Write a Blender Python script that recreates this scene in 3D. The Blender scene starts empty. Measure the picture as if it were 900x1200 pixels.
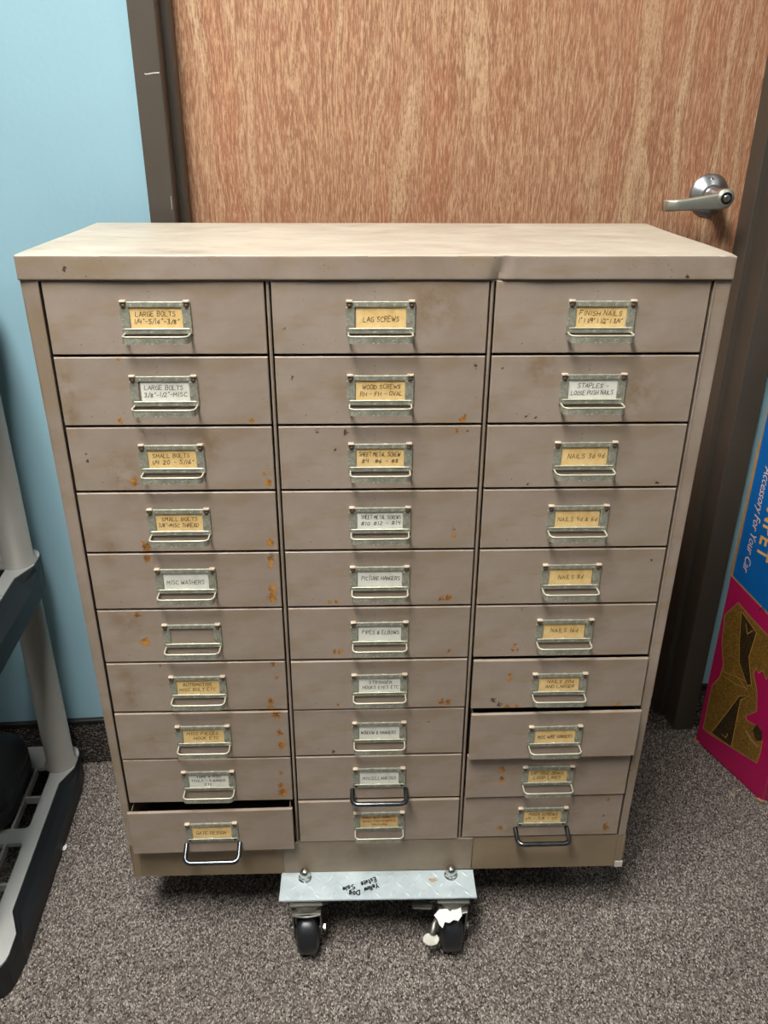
import bpy, bmesh, math, random
import numpy as np
from mathutils import Matrix, Vector
random.seed(7)
C = bpy.context.scene.collection
PI = math.pi
TH = math.atan(.06)                      # the cabinet stands slightly turned against the wall

# ------------------------------------------------------------------ camera, world, lights, exposure
def setup_camera():
    cam = bpy.data.cameras.new('camera'); o = bpy.data.objects.new('camera', cam); C.objects.link(o)
    cam.sensor_fit = 'VERTICAL'; cam.sensor_height = 24.0; cam.lens = 24.0 * 961.733 / 1200.0
    cam.clip_start = .02
    pi, ya, ro = math.radians(25.4355), math.radians(5.4011), math.radians(.307)
    fw = Vector((math.sin(ya) * math.cos(pi), math.cos(ya) * math.cos(pi), -math.sin(pi)))
    r = Vector((math.cos(ya), -math.sin(ya), 0)); u = r.cross(fw)
    r2 = r * math.cos(ro) + u * math.sin(ro); u2 = -r * math.sin(ro) + u * math.cos(ro)
    m = Matrix((r2, u2, -fw)).transposed().to_4x4(); m.translation = Vector((-.0796, -.8942, 1.1513))
    o.matrix_world = m
    bpy.context.scene.camera = o
setup_camera()
sc = bpy.context.scene
sc.view_settings.view_transform = 'Standard'; sc.view_settings.look = 'None'
sc.view_settings.gamma = 1.0; sc.view_settings.use_curve_mapping = False
sc.view_settings.exposure = -0.10
w = bpy.data.worlds.new('world'); sc.world = w; w.use_nodes = True
w.node_tree.nodes['Background'].inputs[0].default_value = (.9, .95, 1, 1)
w.node_tree.nodes['Background'].inputs[1].default_value = .05
CEIL = 2.70
# ceiling troffers: x, y, size x, size y, strength
PANELS = [(-.48, -.85, .60, 1.20, 46.0), (1.50, -1.20, .60, 1.20, 3.0), (-1.2, -3.4, .60, 1.20, 2.0), (1.35, -3.4, .60, 1.20, 2.0)]

# ------------------------------------------------------------------ materials
def lin(c):
    c = c / 255.0
    return c / 12.92 if c <= .04045 else ((c + .055) / 1.055) ** 2.4
def rgb(r, g, b): return (lin(r), lin(g), lin(b), 1)
class NT:
    def __init__(s, name):
        s.m = bpy.data.materials.new(name); s.m.use_nodes = True; s.t = s.m.node_tree
        s.b = s.t.nodes['Principled BSDF']; s._c = None
    def n(s, typ, **k):
        x = s.t.nodes.new(typ)
        for a, v in k.items(): setattr(x, a, v)
        return x
    def l(s, a, b): s.t.links.new(a, b)
    def coord(s, scale=(1, 1, 1), kind='Object', rot=(0, 0, 0), loc=(0, 0, 0)):
        if s._c is None: s._c = s.n('ShaderNodeTexCoord')
        mp = s.n('ShaderNodeMapping'); mp.inputs['Scale'].default_value = scale
        mp.inputs['Rotation'].default_value = rot; mp.inputs['Location'].default_value = loc
        s.l(s._c.outputs[kind], mp.inputs[0]); return mp.outputs[0]
    def noise(s, vec, scale=5, detail=2, rough=.5, dist=0):
        x = s.n('ShaderNodeTexNoise'); x.inputs['Scale'].default_value = scale; x.inputs['Detail'].default_value = detail
        x.inputs['Roughness'].default_value = rough; x.inputs['Distortion'].default_value = dist
        s.l(vec, x.inputs['Vector']); return x.outputs['Fac']
    def ramp(s, fac, stops, interp='LINEAR'):
        x = s.n('ShaderNodeValToRGB'); e = x.color_ramp.elements; x.color_ramp.interpolation = interp
        while len(e) < len(stops): e.new(.5)
        for i, (p, c) in enumerate(stops):
            e[i].position = p; e[i].color = c if isinstance(c, tuple) else (c, c, c, 1)
        s.l(fac, x.inputs[0]); return x.outputs[0]
    def mix(s, fac, a, b, mode='MIX'):
        x = s.n('ShaderNodeMix', data_type='RGBA', blend_type=mode)
        for sock, v in ((x.inputs[0], fac), (x.inputs[6], a), (x.inputs[7], b)):
            if isinstance(v, (int, float, tuple)): sock.default_value = v
            else: s.l(v, sock)
        return x.outputs[2]
    def math(s, op, a, b=0.0, c=None):
        x = s.n('ShaderNodeMath', operation=op)
        for i, v in enumerate((a, b) if c is None else (a, b, c)):
            if isinstance(v, (int, float)): x.inputs[i].default_value = v
            else: s.l(v, x.inputs[i])
        return x.outputs[0]
    def bump(s, h, strength=.2, dist=.001):
        x = s.n('ShaderNodeBump'); x.inputs['Strength'].default_value = strength; x.inputs['Distance'].default_value = dist
        s.l(h, x.inputs['Height']); s.l(x.outputs[0], s.b.inputs['Normal'])
    def col(s, c):
        if isinstance(c, tuple): s.b.inputs['Base Color'].default_value = c
        else: s.l(c, s.b.inputs['Base Color'])
    def set(s, rough=.5, metal=0, spec=None):
        for nme, v in (('Roughness', rough), ('Metallic', metal), ('Specular IOR Level', spec)):
            if v is None: continue
            if isinstance(v, (int, float)): s.b.inputs[nme].default_value = v
            else: s.l(v, s.b.inputs[nme])
        return s.m

def simple(name, c, rough=.5, metal=0, var=.12, scale=30, bump=0, spec=None):
    t = NT(name); v = t.coord(); n = t.noise(v, scale, 4, .6)
    a = tuple(x * (1 - var) for x in c[:3]) + (1,); b = tuple(min(1, x * (1 + var)) for x in c[:3]) + (1,)
    t.col(t.ramp(n, [(.3, a), (.7, b)]))
    if bump: t.bump(t.noise(v, scale * 6, 2), bump, .0006)
    return t.set(rough, metal, spec)

def mat_paint():
    t = NT('taupe_enamel'); v = t.coord()
    base = t.ramp(t.noise(v, 7, 5, .6, .4), [(.3, rgb(136, 119, 101)), (.5, rgb(154, 138, 124)), (.7, rgb(167, 151, 137))])
    base = t.mix(t.ramp(t.noise(t.coord((3, 3, 9), loc=(3, 1, 2)), 5, 4, .6), [(.5, 0.), (.68, .6)]), base, rgb(146, 124, 94))
    at = t.n('ShaderNodeAttribute', attribute_name='wear')
    sep = t.n('ShaderNodeSeparateColor'); t.l(at.outputs['Color'], sep.inputs[0])
    fine = t.noise(v, 330, 3, .75); mid = t.noise(t.coord((1, 1, 1), loc=(5, 5, 5)), 90, 3, .6)
    nz = t.math('ADD', t.math('MULTIPLY', fine, 2.6), t.math('MULTIPLY', mid, 1.6))
    nz = t.math('SUBTRACT', nz, 2.1)
    r = t.ramp(t.math('ADD', sep.outputs[0], nz), [(.56, 0.), (.62, 1.)])
    d = t.ramp(t.math('ADD', sep.outputs[1], nz), [(.6, 0.), (.66, 1.)])
    st = t.math('MULTIPLY', sep.outputs[2], t.ramp(t.noise(v, 40, 4, .7), [(.38, 0.), (.58, .85)]))
    rust = t.ramp(mid, [(.4, rgb(110, 72, 26)), (.55, rgb(172, 112, 38)), (.65, rgb(198, 140, 62))])
    base = t.mix(st, base, rgb(132, 108, 80))
    base = t.mix(r, base, rust); base = t.mix(d, base, rgb(70, 48, 34))
    speck = t.ramp(t.noise(v, 420, 1, .5), [(.26, 1.), (.29, 0.)])
    big = t.ramp(t.noise(v, 23, 2), [(.55, 0.), (.62, .7)])
    base = t.mix(t.math('MULTIPLY', speck, big), base, rgb(70, 50, 38))
    t.col(base)
    t.bump(t.math('ADD', t.math('MULTIPLY', r, -1.0), t.math('MULTIPLY', t.noise(v, 300, 2), .25)), .35, .0005)
    return t.set(t.ramp(t.noise(v, 12, 3), [(.3, .38), (.7, .55)]), 0, .5)
PAINT = mat_paint()

def mat_top():  # same enamel as the front, paler: overhead light painted into the lid
    t = NT('taupe_enamel_lit_top'); v = t.coord((1, 2.2, 1))
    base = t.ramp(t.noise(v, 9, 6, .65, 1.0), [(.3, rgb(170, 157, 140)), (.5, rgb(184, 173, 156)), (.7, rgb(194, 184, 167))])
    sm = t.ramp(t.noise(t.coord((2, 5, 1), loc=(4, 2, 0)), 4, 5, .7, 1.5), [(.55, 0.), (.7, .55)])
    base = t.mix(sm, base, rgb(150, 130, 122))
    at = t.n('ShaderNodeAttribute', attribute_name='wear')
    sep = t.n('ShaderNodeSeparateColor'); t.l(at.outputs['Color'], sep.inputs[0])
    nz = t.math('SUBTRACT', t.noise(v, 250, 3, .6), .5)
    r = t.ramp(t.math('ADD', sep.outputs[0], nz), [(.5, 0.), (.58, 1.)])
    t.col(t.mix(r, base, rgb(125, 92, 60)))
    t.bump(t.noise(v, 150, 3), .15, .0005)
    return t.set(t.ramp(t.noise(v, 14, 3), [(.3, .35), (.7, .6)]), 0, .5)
TOP = mat_top()
KICK = simple('worn_kick_enamel', rgb(138, 120, 96), .5, var=.16, scale=12)
GALV = simple('dull_galvanised_steel', rgb(138, 122, 103), .5, .1, var=.18, scale=18, bump=.2)
INNER = simple('drawer_inner_enamel', rgb(112, 98, 82), .55, var=.1, scale=10)

def mat_holder():
    t = NT('oxidised_nickel'); v = t.coord()
    b = t.ramp(t.noise(v, 120, 4, .6), [(.3, rgb(128, 127, 112)), (.55, rgb(154, 153, 138)), (.7, rgb(176, 172, 152))])
    s = t.ramp(t.noise(t.coord(loc=(2, 3, 4)), 380, 2), [(.62, 0.), (.68, 1.)])
    t.col(t.mix(s, b, rgb(215, 212, 190)))
    return t.set(.45, .2)
HOLD = mat_holder()
RIM = simple('rim_catching_light', rgb(208, 203, 180), .38, .3, var=.08, scale=90)  # pale tone paints in the overhead light caught on the rims
RIVET = simple('brown_rivet', rgb(112, 88, 68), .5, .4, var=.2, scale=300)
TAB = simple('pinkish_lit_tab', rgb(205, 188, 166), .5, .1, var=.1, scale=200)  # up-facing tabs: the light they catch is put into the colour
DARKW = simple('dark_steel_wire', rgb(104, 108, 112), .25, 1.0, var=.3, scale=70)
HOLE = simple('dark_hole', rgb(14, 12, 10), .8)
INK = simple('brown_ink', rgb(62, 42, 24), .8, var=.1)
REDINK = simple('red_ink', rgb(150, 50, 20), .8, var=.1)
BLACKINK = simple('black_marker', rgb(18, 20, 24), .6, var=.1)
def mat_card(name, a, b, c):
    t = NT(name); v = t.coord()
    t.col(t.ramp(t.noise(v, 45, 4, .65, .5), [(.3, a), (.52, b), (.7, c)])); return t.set(.7)
AMBER = mat_card('aged_amber_card', rgb(218, 176, 108), rgb(236, 200, 134), rgb(242, 214, 158))
WHITE = mat_card('off_white_card', rgb(216, 214, 200), rgb(234, 232, 220), rgb(240, 238, 228))

def mat_wall():
    t = NT('light_blue_wall_paint'); v = t.coord()
    t.col(t.ramp(t.noise(v, 3, 3), [(.3, rgb(145, 182, 195)), (.7, rgb(151, 188, 201))]))
    t.bump(t.noise(v, 120, 3, .6), .25, .0012)
    return t.set(.5, 0, .4)
WALL = mat_wall()
OFFW = simple('ceiling_tile_white', rgb(225, 225, 220), .9, var=.03)
ROOMW = simple('room_wall_pale', rgb(140, 150, 152), .8, var=.03)
def mat_frame():
    t = NT('dark_brown_frame_enamel'); v = t.coord()
    t.col(t.ramp(t.noise(v, 6, 4, .6), [(.3, rgb(74, 67, 59)), (.7, rgb(82, 74, 66))]))
    t.bump(t.noise(v, 200, 2), .08, .0004); return t.set(.4, 0, .5)
FRAME = mat_frame()
SCR = simple('bare_scratch', rgb(215, 212, 205), .6)

def mat_wood():
    t = NT('oak_veneer')
    low = t.noise(t.coord((2.6, 1, .42)), 2.0, 3, .5, .25)
    low2 = t.noise(t.coord((7.5, 1, 1.6), loc=(7, 0, 3)), 1.7, 3, .55)
    sx = t.n('ShaderNodeSeparateXYZ'); t.l(t.coord(), sx.inputs[0])
    ph = t.math('ADD', t.math('MULTIPLY', sx.outputs[0], 300.0), t.math('MULTIPLY', t.math('ADD', low, t.math('MULTIPLY', low2, .30)), 95.0))
    ring = t.math('ADD', t.math('MULTIPLY', t.math('SINE', ph), .5), .5)
    ring2 = t.math('ADD', t.math('MULTIPLY', t.math('SINE', t.math('MULTIPLY', ph, 2.6)), .5), .5)
    streak = t.noise(t.coord((34, 1, 1.1), loc=(1, 0, 0)), 6, 4, .6)
    pore = t.noise(t.coord((270, 1, 24)), 3, 3, .7)
    pore2 = t.noise(t.coord((330, 1, 90), loc=(9, 0, 1)), 2, 2, .6)
    base = t.ramp(streak, [(.28, rgb(148, 104, 78)), (.5, rgb(163, 117, 88)), (.72, rgb(175, 130, 99))])
    base = t.mix(t.ramp(ring, [(.15, 0.), (.95, .22)]), base, rgb(162, 110, 80))
    base = t.mix(t.math('MULTIPLY', t.ramp(ring, [(.0, 1.), (.22, 0.)]), t.ramp(pore2, [(.42, 0.), (.55, .55)])), base, rgb(206, 174, 134))
    base = t.mix(t.math('MULTIPLY', t.ramp(ring2, [(.0, 1.), (.5, 0.)]), t.ramp(pore, [(.38, .05), (.56, .62)])), base, rgb(212, 178, 142))
    ring3 = t.math('ADD', t.math('MULTIPLY', t.math('SINE', t.math('MULTIPLY', ph, .31)), .5), .5)
    fig = t.ramp(t.noise(t.coord((3.5, 1, 1.1), loc=(2, 0, 5)), 2, 2), [(.42, 0.), (.58, 1.)])
    base = t.mix(t.math('MULTIPLY', fig, t.math('MULTIPLY', t.ramp(ring3, [(.0, 1.), (.16, 0.)]), t.ramp(pore2, [(.4, .25), (.55, .9)]))), base, rgb(214, 184, 146))
    base = t.mix(t.math('MULTIPLY', fig, t.ramp(ring3, [(.5, 0.), (.95, .45)])), base, rgb(168, 108, 78))
    base = t.mix(t.ramp(pore, [(.53, 0.), (.62, .75)]), base, rgb(208, 172, 136))
    base = t.mix(t.ramp(pore, [(.36, .75), (.48, 0.)]), base, rgb(122, 80, 57))
    base = t.mix(t.ramp(t.noise(t.coord((2.4, 1, .9), loc=(3, 3, 3)), 2, 3), [(.4, 0.), (.7, .35)]), base, rgb(180, 122, 92))
    t.col(base); t.bump(pore, .12, .0004)
    return t.set(.42, 0, .45)
WOOD = mat_wood()
SATIN = simple('satin_chrome', rgb(196, 198, 200), .28, 1.0, var=.06, scale=60)
LEVERM = simple('pale_brushed_nickel', rgb(206, 205, 190), .36, .85, var=.05, scale=60)
CHROME = simple('bright_zinc', rgb(205, 205, 200), .18, 1.0, var=.1, scale=120)
TREAD = NT('diamond_plate_aluminium')
_v = TREAD.coord(); TREAD.col(TREAD.ramp(TREAD.noise(_v, 35, 4, .6), [(.3, rgb(186, 200, 204)), (.7, rgb(210, 222, 225))]))
TREAD.bump(TREAD.noise(_v, 300, 3), .12, .0004); TREAD = TREAD.set(.38, .25)
STAIN = simple('brown_rust_stain', rgb(176, 146, 112), .6, .2, var=.3, scale=200)
RUBBER = simple('black_hard_rubber', rgb(34, 35, 38), .32, 0, var=.3, scale=50, spec=.6)
ZINC = simple('zinc_caster_bracket', rgb(150, 148, 138), .35, .8, var=.2, scale=60)
PAPER = simple('torn_white_paper', rgb(235, 235, 235), .8, var=.02)
GREYP = simple('grey_shelf_plastic', rgb(172, 172, 168), .5, var=.05, scale=15)
POSTP = simple('grey_post_plastic', rgb(150, 147, 140), .45, var=.04, scale=15)
BLACKP = simple('black_skirt_plastic', rgb(28, 31, 34), .5, var=.15, scale=40, bump=.2)
CASEM = simple('black_case_plastic', rgb(24, 26, 27), .55, var=.2, scale=60, bump=.3)
BLUE = simple('blue_print', rgb(0, 98, 172), .5, var=.05, scale=30)
PINK = simple('magenta_print', rgb(178, 18, 84), .5, var=.06, scale=30)
GOLD = NT('gold_halftone_print'); _v = GOLD.coord()
GOLD.col(GOLD.ramp(GOLD.noise(_v, 420, 2), [(.35, rgb(96, 70, 24)), (.65, rgb(150, 112, 44))])); GOLD = GOLD.set(.5)
DARKG = NT('dark_halftone_print'); _v = DARKG.coord()
DARKG.col(DARKG.ramp(DARKG.noise(_v, 500, 2), [(.42, rgb(28, 22, 14)), (.7, rgb(92, 70, 34))])); DARKG = DARKG.set(.5)
GLINE = simple('gold_line_print', rgb(196, 152, 72), .5)
CARDB = simple('bare_cardboard', rgb(168, 130, 84), .8, var=.12, scale=80)
CREAM = simple('cream_print', rgb(232, 196, 168), .5)
ORANGEL = simple('tan_letter_print', rgb(226, 172, 98), .5)

# ------------------------------------------------------------------ mesh helpers
class MB:
    def __init__(s): s.v = []; s.f = []; s.mi = []; s.sm = []
    def add(s, vs, fs, mi=0, smooth=False, M=None):
        o = len(s.v)
        for p in vs:
            p = Vector(p)
            if M is not None: p = M @ p
            s.v.append(tuple(p))
        for f in fs: s.f.append(tuple(i + o for i in f)); s.mi.append(mi); s.sm.append(smooth)
        return s
    def bm(s, bm, mi=0, smooth=False, M=None):
        bm.verts.index_update()
        s.add([v.co[:] for v in bm.verts], [[v.index for v in f.verts] for f in bm.faces], mi, smooth, M); bm.free(); return s
    def box(s, x0, x1, y0, y1, z0, z1, bev=0, mi=0, M=None, seg=1):
        bm = bmesh.new(); bmesh.ops.create_cube(bm, size=1)
        for v in bm.verts: v.co = ((x0 + x1) / 2 + v.co.x * (x1 - x0), (y0 + y1) / 2 + v.co.y * (y1 - y0), (z0 + z1) / 2 + v.co.z * (z1 - z0))
        if bev: bmesh.ops.bevel(bm, geom=bm.edges[:], offset=bev, segments=seg, profile=.5, affect='EDGES')
        return s.bm(bm, mi, seg > 1, M)
    def tube(s, path, r, n=10, mi=0, cap=True, M=None, closed=False):
        pts = [Vector(p) for p in path]; rr = r if isinstance(r, (list, tuple)) else [r] * len(pts)
        vs = []; fs = []; up = None; N = len(pts)
        for i, p in enumerate(pts):
            d = (pts[min(i + 1, N - 1)] - pts[max(i - 1, 0)]).normalized()
            if up is None: up = d.orthogonal().normalized()
            up = (up - d * up.dot(d)).normalized(); b = d.cross(up)
            for k in range(n):
                a = 2 * PI * k / n; vs.append(p + (up * math.cos(a) + b * math.sin(a)) * rr[i])
        for i in range(N - 1):
            for k in range(n): fs.append((i * n + k, i * n + (k + 1) % n, (i + 1) * n + (k + 1) % n, (i + 1) * n + k))
        s.add(vs, fs, mi, True, M)
        if cap: s.add(vs[:n], [tuple(range(n))[::-1]], mi, False, M); s.add(vs[-n:], [tuple(range(n))], mi, False, M)
        return s
    def lathe(s, prof, n=24, mi=0, M=None, smooth=True):   # (radius, height) about z
        vs = []; fs = []
        for r, z in prof:
            for k in range(n): a = 2 * PI * k / n; vs.append((r * math.cos(a), r * math.sin(a), z))
        for i in range(len(prof) - 1):
            for k in range(n): fs.append((i * n + k, i * n + (k + 1) % n, (i + 1) * n + (k + 1) % n, (i + 1) * n + k))
        s.add(vs, fs, mi, smooth, M)
        if prof[0][0] > 1e-6: s.add(vs[:n], [tuple(range(n))[::-1]], mi, False, M)
        if prof[-1][0] > 1e-6: s.add(vs[-n:], [tuple(range(n))], mi, False, M)
        return s
    def prism(s, poly, z0, z1, mi=0, M=None, bev=0):       # polygon in xy, extruded along z
        bm = bmesh.new(); vs = [bm.verts.new((x, y, z0)) for x, y in poly]; f = bm.faces.new(vs)
        r = bmesh.ops.extrude_face_region(bm, geom=[f])
        for v in [g for g in r['geom'] if isinstance(g, bmesh.types.BMVert)]: v.co.z = z1
        bmesh.ops.recalc_face_normals(bm, faces=bm.faces[:])
        if bev:
            e = [e for e in bm.edges if abs(e.verts[0].co.z - e.verts[1].co.z) < 1e-7]
            bmesh.ops.bevel(bm, geom=e, offset=bev, segments=2, profile=.5, affect='EDGES')
        return s.bm(bm, mi, False, M)
    def obj(s, name, mats, parent=None, loc=None, rot=None):
        me = bpy.data.meshes.new(name); me.from_pydata(s.v, [], s.f)
        for m in (mats if isinstance(mats, (list, tuple)) else [mats]): me.materials.append(m)
        me.polygons.foreach_set('material_index', s.mi); me.polygons.foreach_set('use_smooth', s.sm); me.update()
        o = bpy.data.objects.new(name, me); C.objects.link(o)
        if parent is not None: o.parent = parent
        if loc is not None: o.location = loc
        if rot is not None: o.rotation_euler = rot
        return o
def tag(o, label=None, cat=None, group=None, kind=None):
    for k, v in (('label', label), ('category', cat), ('group', group), ('kind', kind)):
        if v: o[k] = v
    return o
def empty(name, loc=(0, 0, 0), rz=0, parent=None):
    o = bpy.data.objects.new(name, None); C.objects.link(o); o.location = loc; o.rotation_euler = (0, 0, rz)
    o.empty_display_size = .05
    if parent: o.parent = parent
    return o
def dup(src, parent, loc=None):
    c = src.copy(); C.objects.link(c); c.parent = parent
    if loc is not None: c.location = loc
    return c
def Rx(a): return Matrix.Rotation(a, 4, 'X')
def Ry(a): return Matrix.Rotation(a, 4, 'Y')
def Rz(a): return Matrix.Rotation(a, 4, 'Z')
def T(x, y, z): return Matrix.Translation((x, y, z))
def arc(cx, cy, r, a0, a1, n=5): return [(cx + r * math.cos(math.radians(a0 + (a1 - a0) * i / n)), cy + r * math.sin(math.radians(a0 + (a1 - a0) * i / n))) for i in range(n + 1)]

# pen-stroke lettering ---------------------------------------------------------
G = {'A': ['0,0 2,6 4,0', '.8,2 3.2,2'], 'B': ['0,0 0,6 2.6,6 3.3,4.8 2.6,3.3 0,3.2', '2.6,3.3 3.6,2 2.8,.2 0,0'], 'C': ['3.6,5 2.4,6 .8,5.2 0,3 .8,.6 2.4,0 3.7,.9'],
 'D': ['0,0 0,6 2,6 3.8,4 3.6,1.6 2,0 0,0'], 'E': ['3.4,6 0,6 0,0 3.4,0', '0,3.1 2.6,3.1'], 'F': ['0,0 0,6 3.4,6', '0,3.2 2.4,3.2'], 'G': ['3.6,5.2 2.2,6 .5,5 0,2.8 .8,.4 2.4,0 3.7,.8 3.7,2.8 2.2,2.8'],
 'H': ['0,0 0,6', '3.6,0 3.6,6', '0,3 3.6,3'], 'I': ['1,0 1,6'], 'J': ['3,6 3,1 1.8,0 .4,.8'], 'K': ['0,0 0,6', '3.4,6 0,2.8 3.6,0'], 'L': ['0,6 0,0 3.3,0'],
 'M': ['0,0 .5,6 2.2,2.4 4,6 4.4,0'], 'N': ['0,0 .2,6 3.4,0 3.7,6'], 'O': ['2,6 .3,4.8 0,2.6 1,.2 2.6,0 3.8,2 3.4,5 2,6'], 'P': ['0,0 0,6 2.6,6 3.5,4.6 2.6,3 0,3'],
 'R': ['0,0 0,6 2.6,6 3.4,4.7 2.5,3.3 0,3', '1.6,3.1 3.6,0'], 'S': ['3.4,5.3 2,6 .4,5.2 .6,3.7 2.8,2.8 3.4,1.2 2,0 .1,.7'], 'T': ['0,6 4,6', '2,6 2,0'], 'U': ['0,6 .2,1.2 1.6,0 3.2,.8 3.5,6'],
 'V': ['0,6 1.8,0 3.8,6'], 'W': ['0,6 1,0 2.4,4 3.6,0 4.8,6'], 'X': ['0,0 3.6,6', '0,6 3.6,0'], 'Y': ['0,6 1.8,3 3.8,6', '1.8,3 1.6,0'], 'Z': ['0,6 3.6,6 0,0 3.6,0'],
 '1': ['1,0 1.2,6'], '2': ['.2,5 1.6,6 3.2,5 2.8,3.2 0,0 3.6,0'], '3': ['.2,5.6 2.2,6 3,4.8 1.4,3.3 3.2,2 2.6,.3 .2,.3'], '4': ['2.8,0 2.8,6', '.6,6 .2,2.8 3.6,2.8'], '5': ['3.2,6 .6,6 .4,3.6 2.6,3.7 3.3,2 2.2,0 .1,.4'],
 '6': ['2.8,6 .8,4 .2,1.6 1.4,0 3,1 2.6,3 .4,2.4'], '7': ['.2,6 3.4,6 1.4,0'], '8': ['1.8,3.2 .4,4.6 1.8,6 3,4.8 1.8,3.2 .2,1.4 1.8,0 3.3,1.4 1.8,3.2'], '0': ['1.8,6 .2,4 .4,1 1.8,0 3.3,2 3,5 1.8,6'],
 '-': ['.4,2.8 2.8,2.9'], '"': ['.6,6.4 .5,5', '1.6,6.4 1.5,5'], '/': ['-.2,-.5 2.2,6.5'], '&': ['3.6,0 .8,4.6 1.6,6 2.6,5 .2,1.8 1,0 3.4,2.4'], '#': ['1,0 1.4,6', '2.6,0 3,6', '.2,2 3.8,2', '.4,4.2 4,4.2'], '(': ['1.6,6.4 .6,3 1.6,-.4'], ')': ['.4,6.4 1.4,3 .4,-.4'], '.': ['.8,.2 1.1,0'],
 'e': ['.2,2 2.8,2.2 2,3.8 .6,3.4 .2,1.4 1.2,0 2.8,.6'], 'l': ['.8,6 .6,0'], 'o': ['1.6,3.8 .3,2.4 .8,.2 2.2,.2 2.8,2.4 1.6,3.8'], 'w': ['0,3.8 .8,0 1.8,3 2.8,0 3.8,3.8'], 'g': ['2.6,3.4 1,3.8 .2,2 1.2,.4 2.6,1.6 2.6,3.8 2.6,-1.2 .8,-1.8'],
 's': ['2.4,3.4 1,3.8 .6,2.4 2.2,1.4 1.6,.1 .2,.5'], 't': ['1.2,5.6 1.2,.4 2.2,.1', '.2,3.8 2.4,3.8'], 'a': ['2.6,3.4 1,3.8 .2,1.6 1.2,0 2.4,1.2 2.6,3.8 2.8,0'], 'd': ['2.6,3 1,3.6 .2,1.4 1.2,0 2.6,1', '2.6,6 2.7,0'], 'r': ['.4,0 .4,3.8', '.4,2.4 1.6,3.8 2.4,3.4']}
def strokes(mb, text, cx, cz, height, width, pen, y, mi, rng, M=None, slant=.12):
    adv = []; x = 0
    for ch in text:
        wd = {' ': 3.2, 'I': 2.6, 'M': 5.8, 'W': 6.0, '-': 4, '"': 2.6, '1': 2.8, '/': 2.4, '.': 2.2, 'w': 5, 'l': 1.9, '(': 2.6, ')': 2.6}.get(ch, 5.0 if ch.upper() == ch else 3.9)
        adv.append(x); x += wd
    sx = min(width / max(x - 1.2, 1), height / 6 * 1.15); sz = height / 6; x0 = cx - (x - 1.2) * sx / 2
    for ch, a in zip(text, adv):
        jz = rng.uniform(-.35, .35); k = rng.uniform(.88, 1.1)
        for st in G.get(ch, []):
            P = []
            for q in st.split():
                u, v_ = [float(t) for t in q.split(',')]
                P.append(Vector((x0 + (a + (u + slant * v_) + rng.uniform(-.12, .12)) * sx, 0, cz + ((v_ * k - 3) + jz + rng.uniform(-.12, .12)) * sz)))
            for p, q in zip(P, P[1:]):
                d = (q - p); L = d.length
                if L < 1e-7: continue
                d /= L; nrm = Vector((-d.z, 0, d.x)) * pen * .5; e = d * pen * .3
                vs = [p - e - nrm, q + e - nrm, q + e + nrm, p - e + nrm]
                mb.add([(c.x, y, c.z) for c in vs], [(0, 1, 2, 3)], mi, False, M)

# ------------------------------------------------------------------ the room
XL, XR, YF, YW = -2.3, 2.6, -5.2, .419      # side walls, wall behind the camera, back wall face
FL, FR = -.3065, .699                        # outer edges of the door frame on the wall
def mat_floor():      # the same carpet where its loops are too far off to be built one by one
    t = NT('carpet_far'); v = t.coord()
    x = t.n('ShaderNodeTexVoronoi'); x.inputs['Scale'].default_value = 330; t.l(v, x.inputs['Vector'])
    sp = t.n('ShaderNodeSeparateColor'); t.l(x.outputs['Color'], sp.inputs[0])
    c = t.ramp(sp.outputs[0], [(0, rgb(48, 42, 38)), (.3, rgb(72, 65, 60)), (.6, rgb(98, 90, 85)), (.85, rgb(130, 122, 115)), (1, rgb(166, 158, 149))])
    t.col(c); t.bump(x.outputs['Distance'], .6, .002); return t.set(.95, 0, .1)
FLOORM = mat_floor()
tag(MB().box(XL - .1, XR + .1, YF - .1, YW + .5, -.10, -.0020).obj('floor', FLOORM), kind='structure')
tag(MB().box(XL - .1, XR + .1, YF - .1, YW + .5, CEIL, CEIL + .1).obj('ceiling', OFFW), kind='structure')
DH = 2.08
wb = MB().box(XL, FL + .01, YW, YW + .12, 0, CEIL).box(FR - .01, XR, YW, YW + .12, 0, CEIL).box(FL + .01, FR - .01, YW, YW + .12, DH + .045, CEIL)
tag(wb.obj('wall_back', WALL), kind='structure')
tag(MB().box(XL - .1, XL, YF, YW + .5, 0, CEIL).obj('wall_left', ROOMW), kind='structure')
tag(MB().box(XR, XR + .1, YF, YW + .5, 0, CEIL).obj('wall_right', ROOMW), kind='structure')
tag(MB().box(XL, XR, YF - .1, YF, 0, CEIL).obj('wall_front', ROOMW), kind='structure')

def jamb(name, side):
    # plan profile of a double-rabbeted hollow metal frame, from the wall edge inwards
    if side < 0: xo, xf, xs = FL + .003, -.2672, -.2551
    else: xo, xf, xs = FR - .001, .6556, .6444
    s = -side
    P = [(xo, YW + .1), (xo, .404), (xf - s * .0012, .404), (xf, .4052), (xf, .453), (xs - s * .001, .453), (xs, .454), (xs, .4955), (xs, .540), (xo, .540)]
    if side > 0: P = P[::-1]
    o = MB().prism(P, 0, DH + .04, 0).obj(name, FRAME); tag(o, kind='structure'); return o
lj = jamb('trim_1', -1); jamb('trim_2', 1)
tag(MB().box(FL + .003, FR - .001, .404, .54, DH, DH + .04, .001).obj('trim_3', FRAME), kind='structure')
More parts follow.
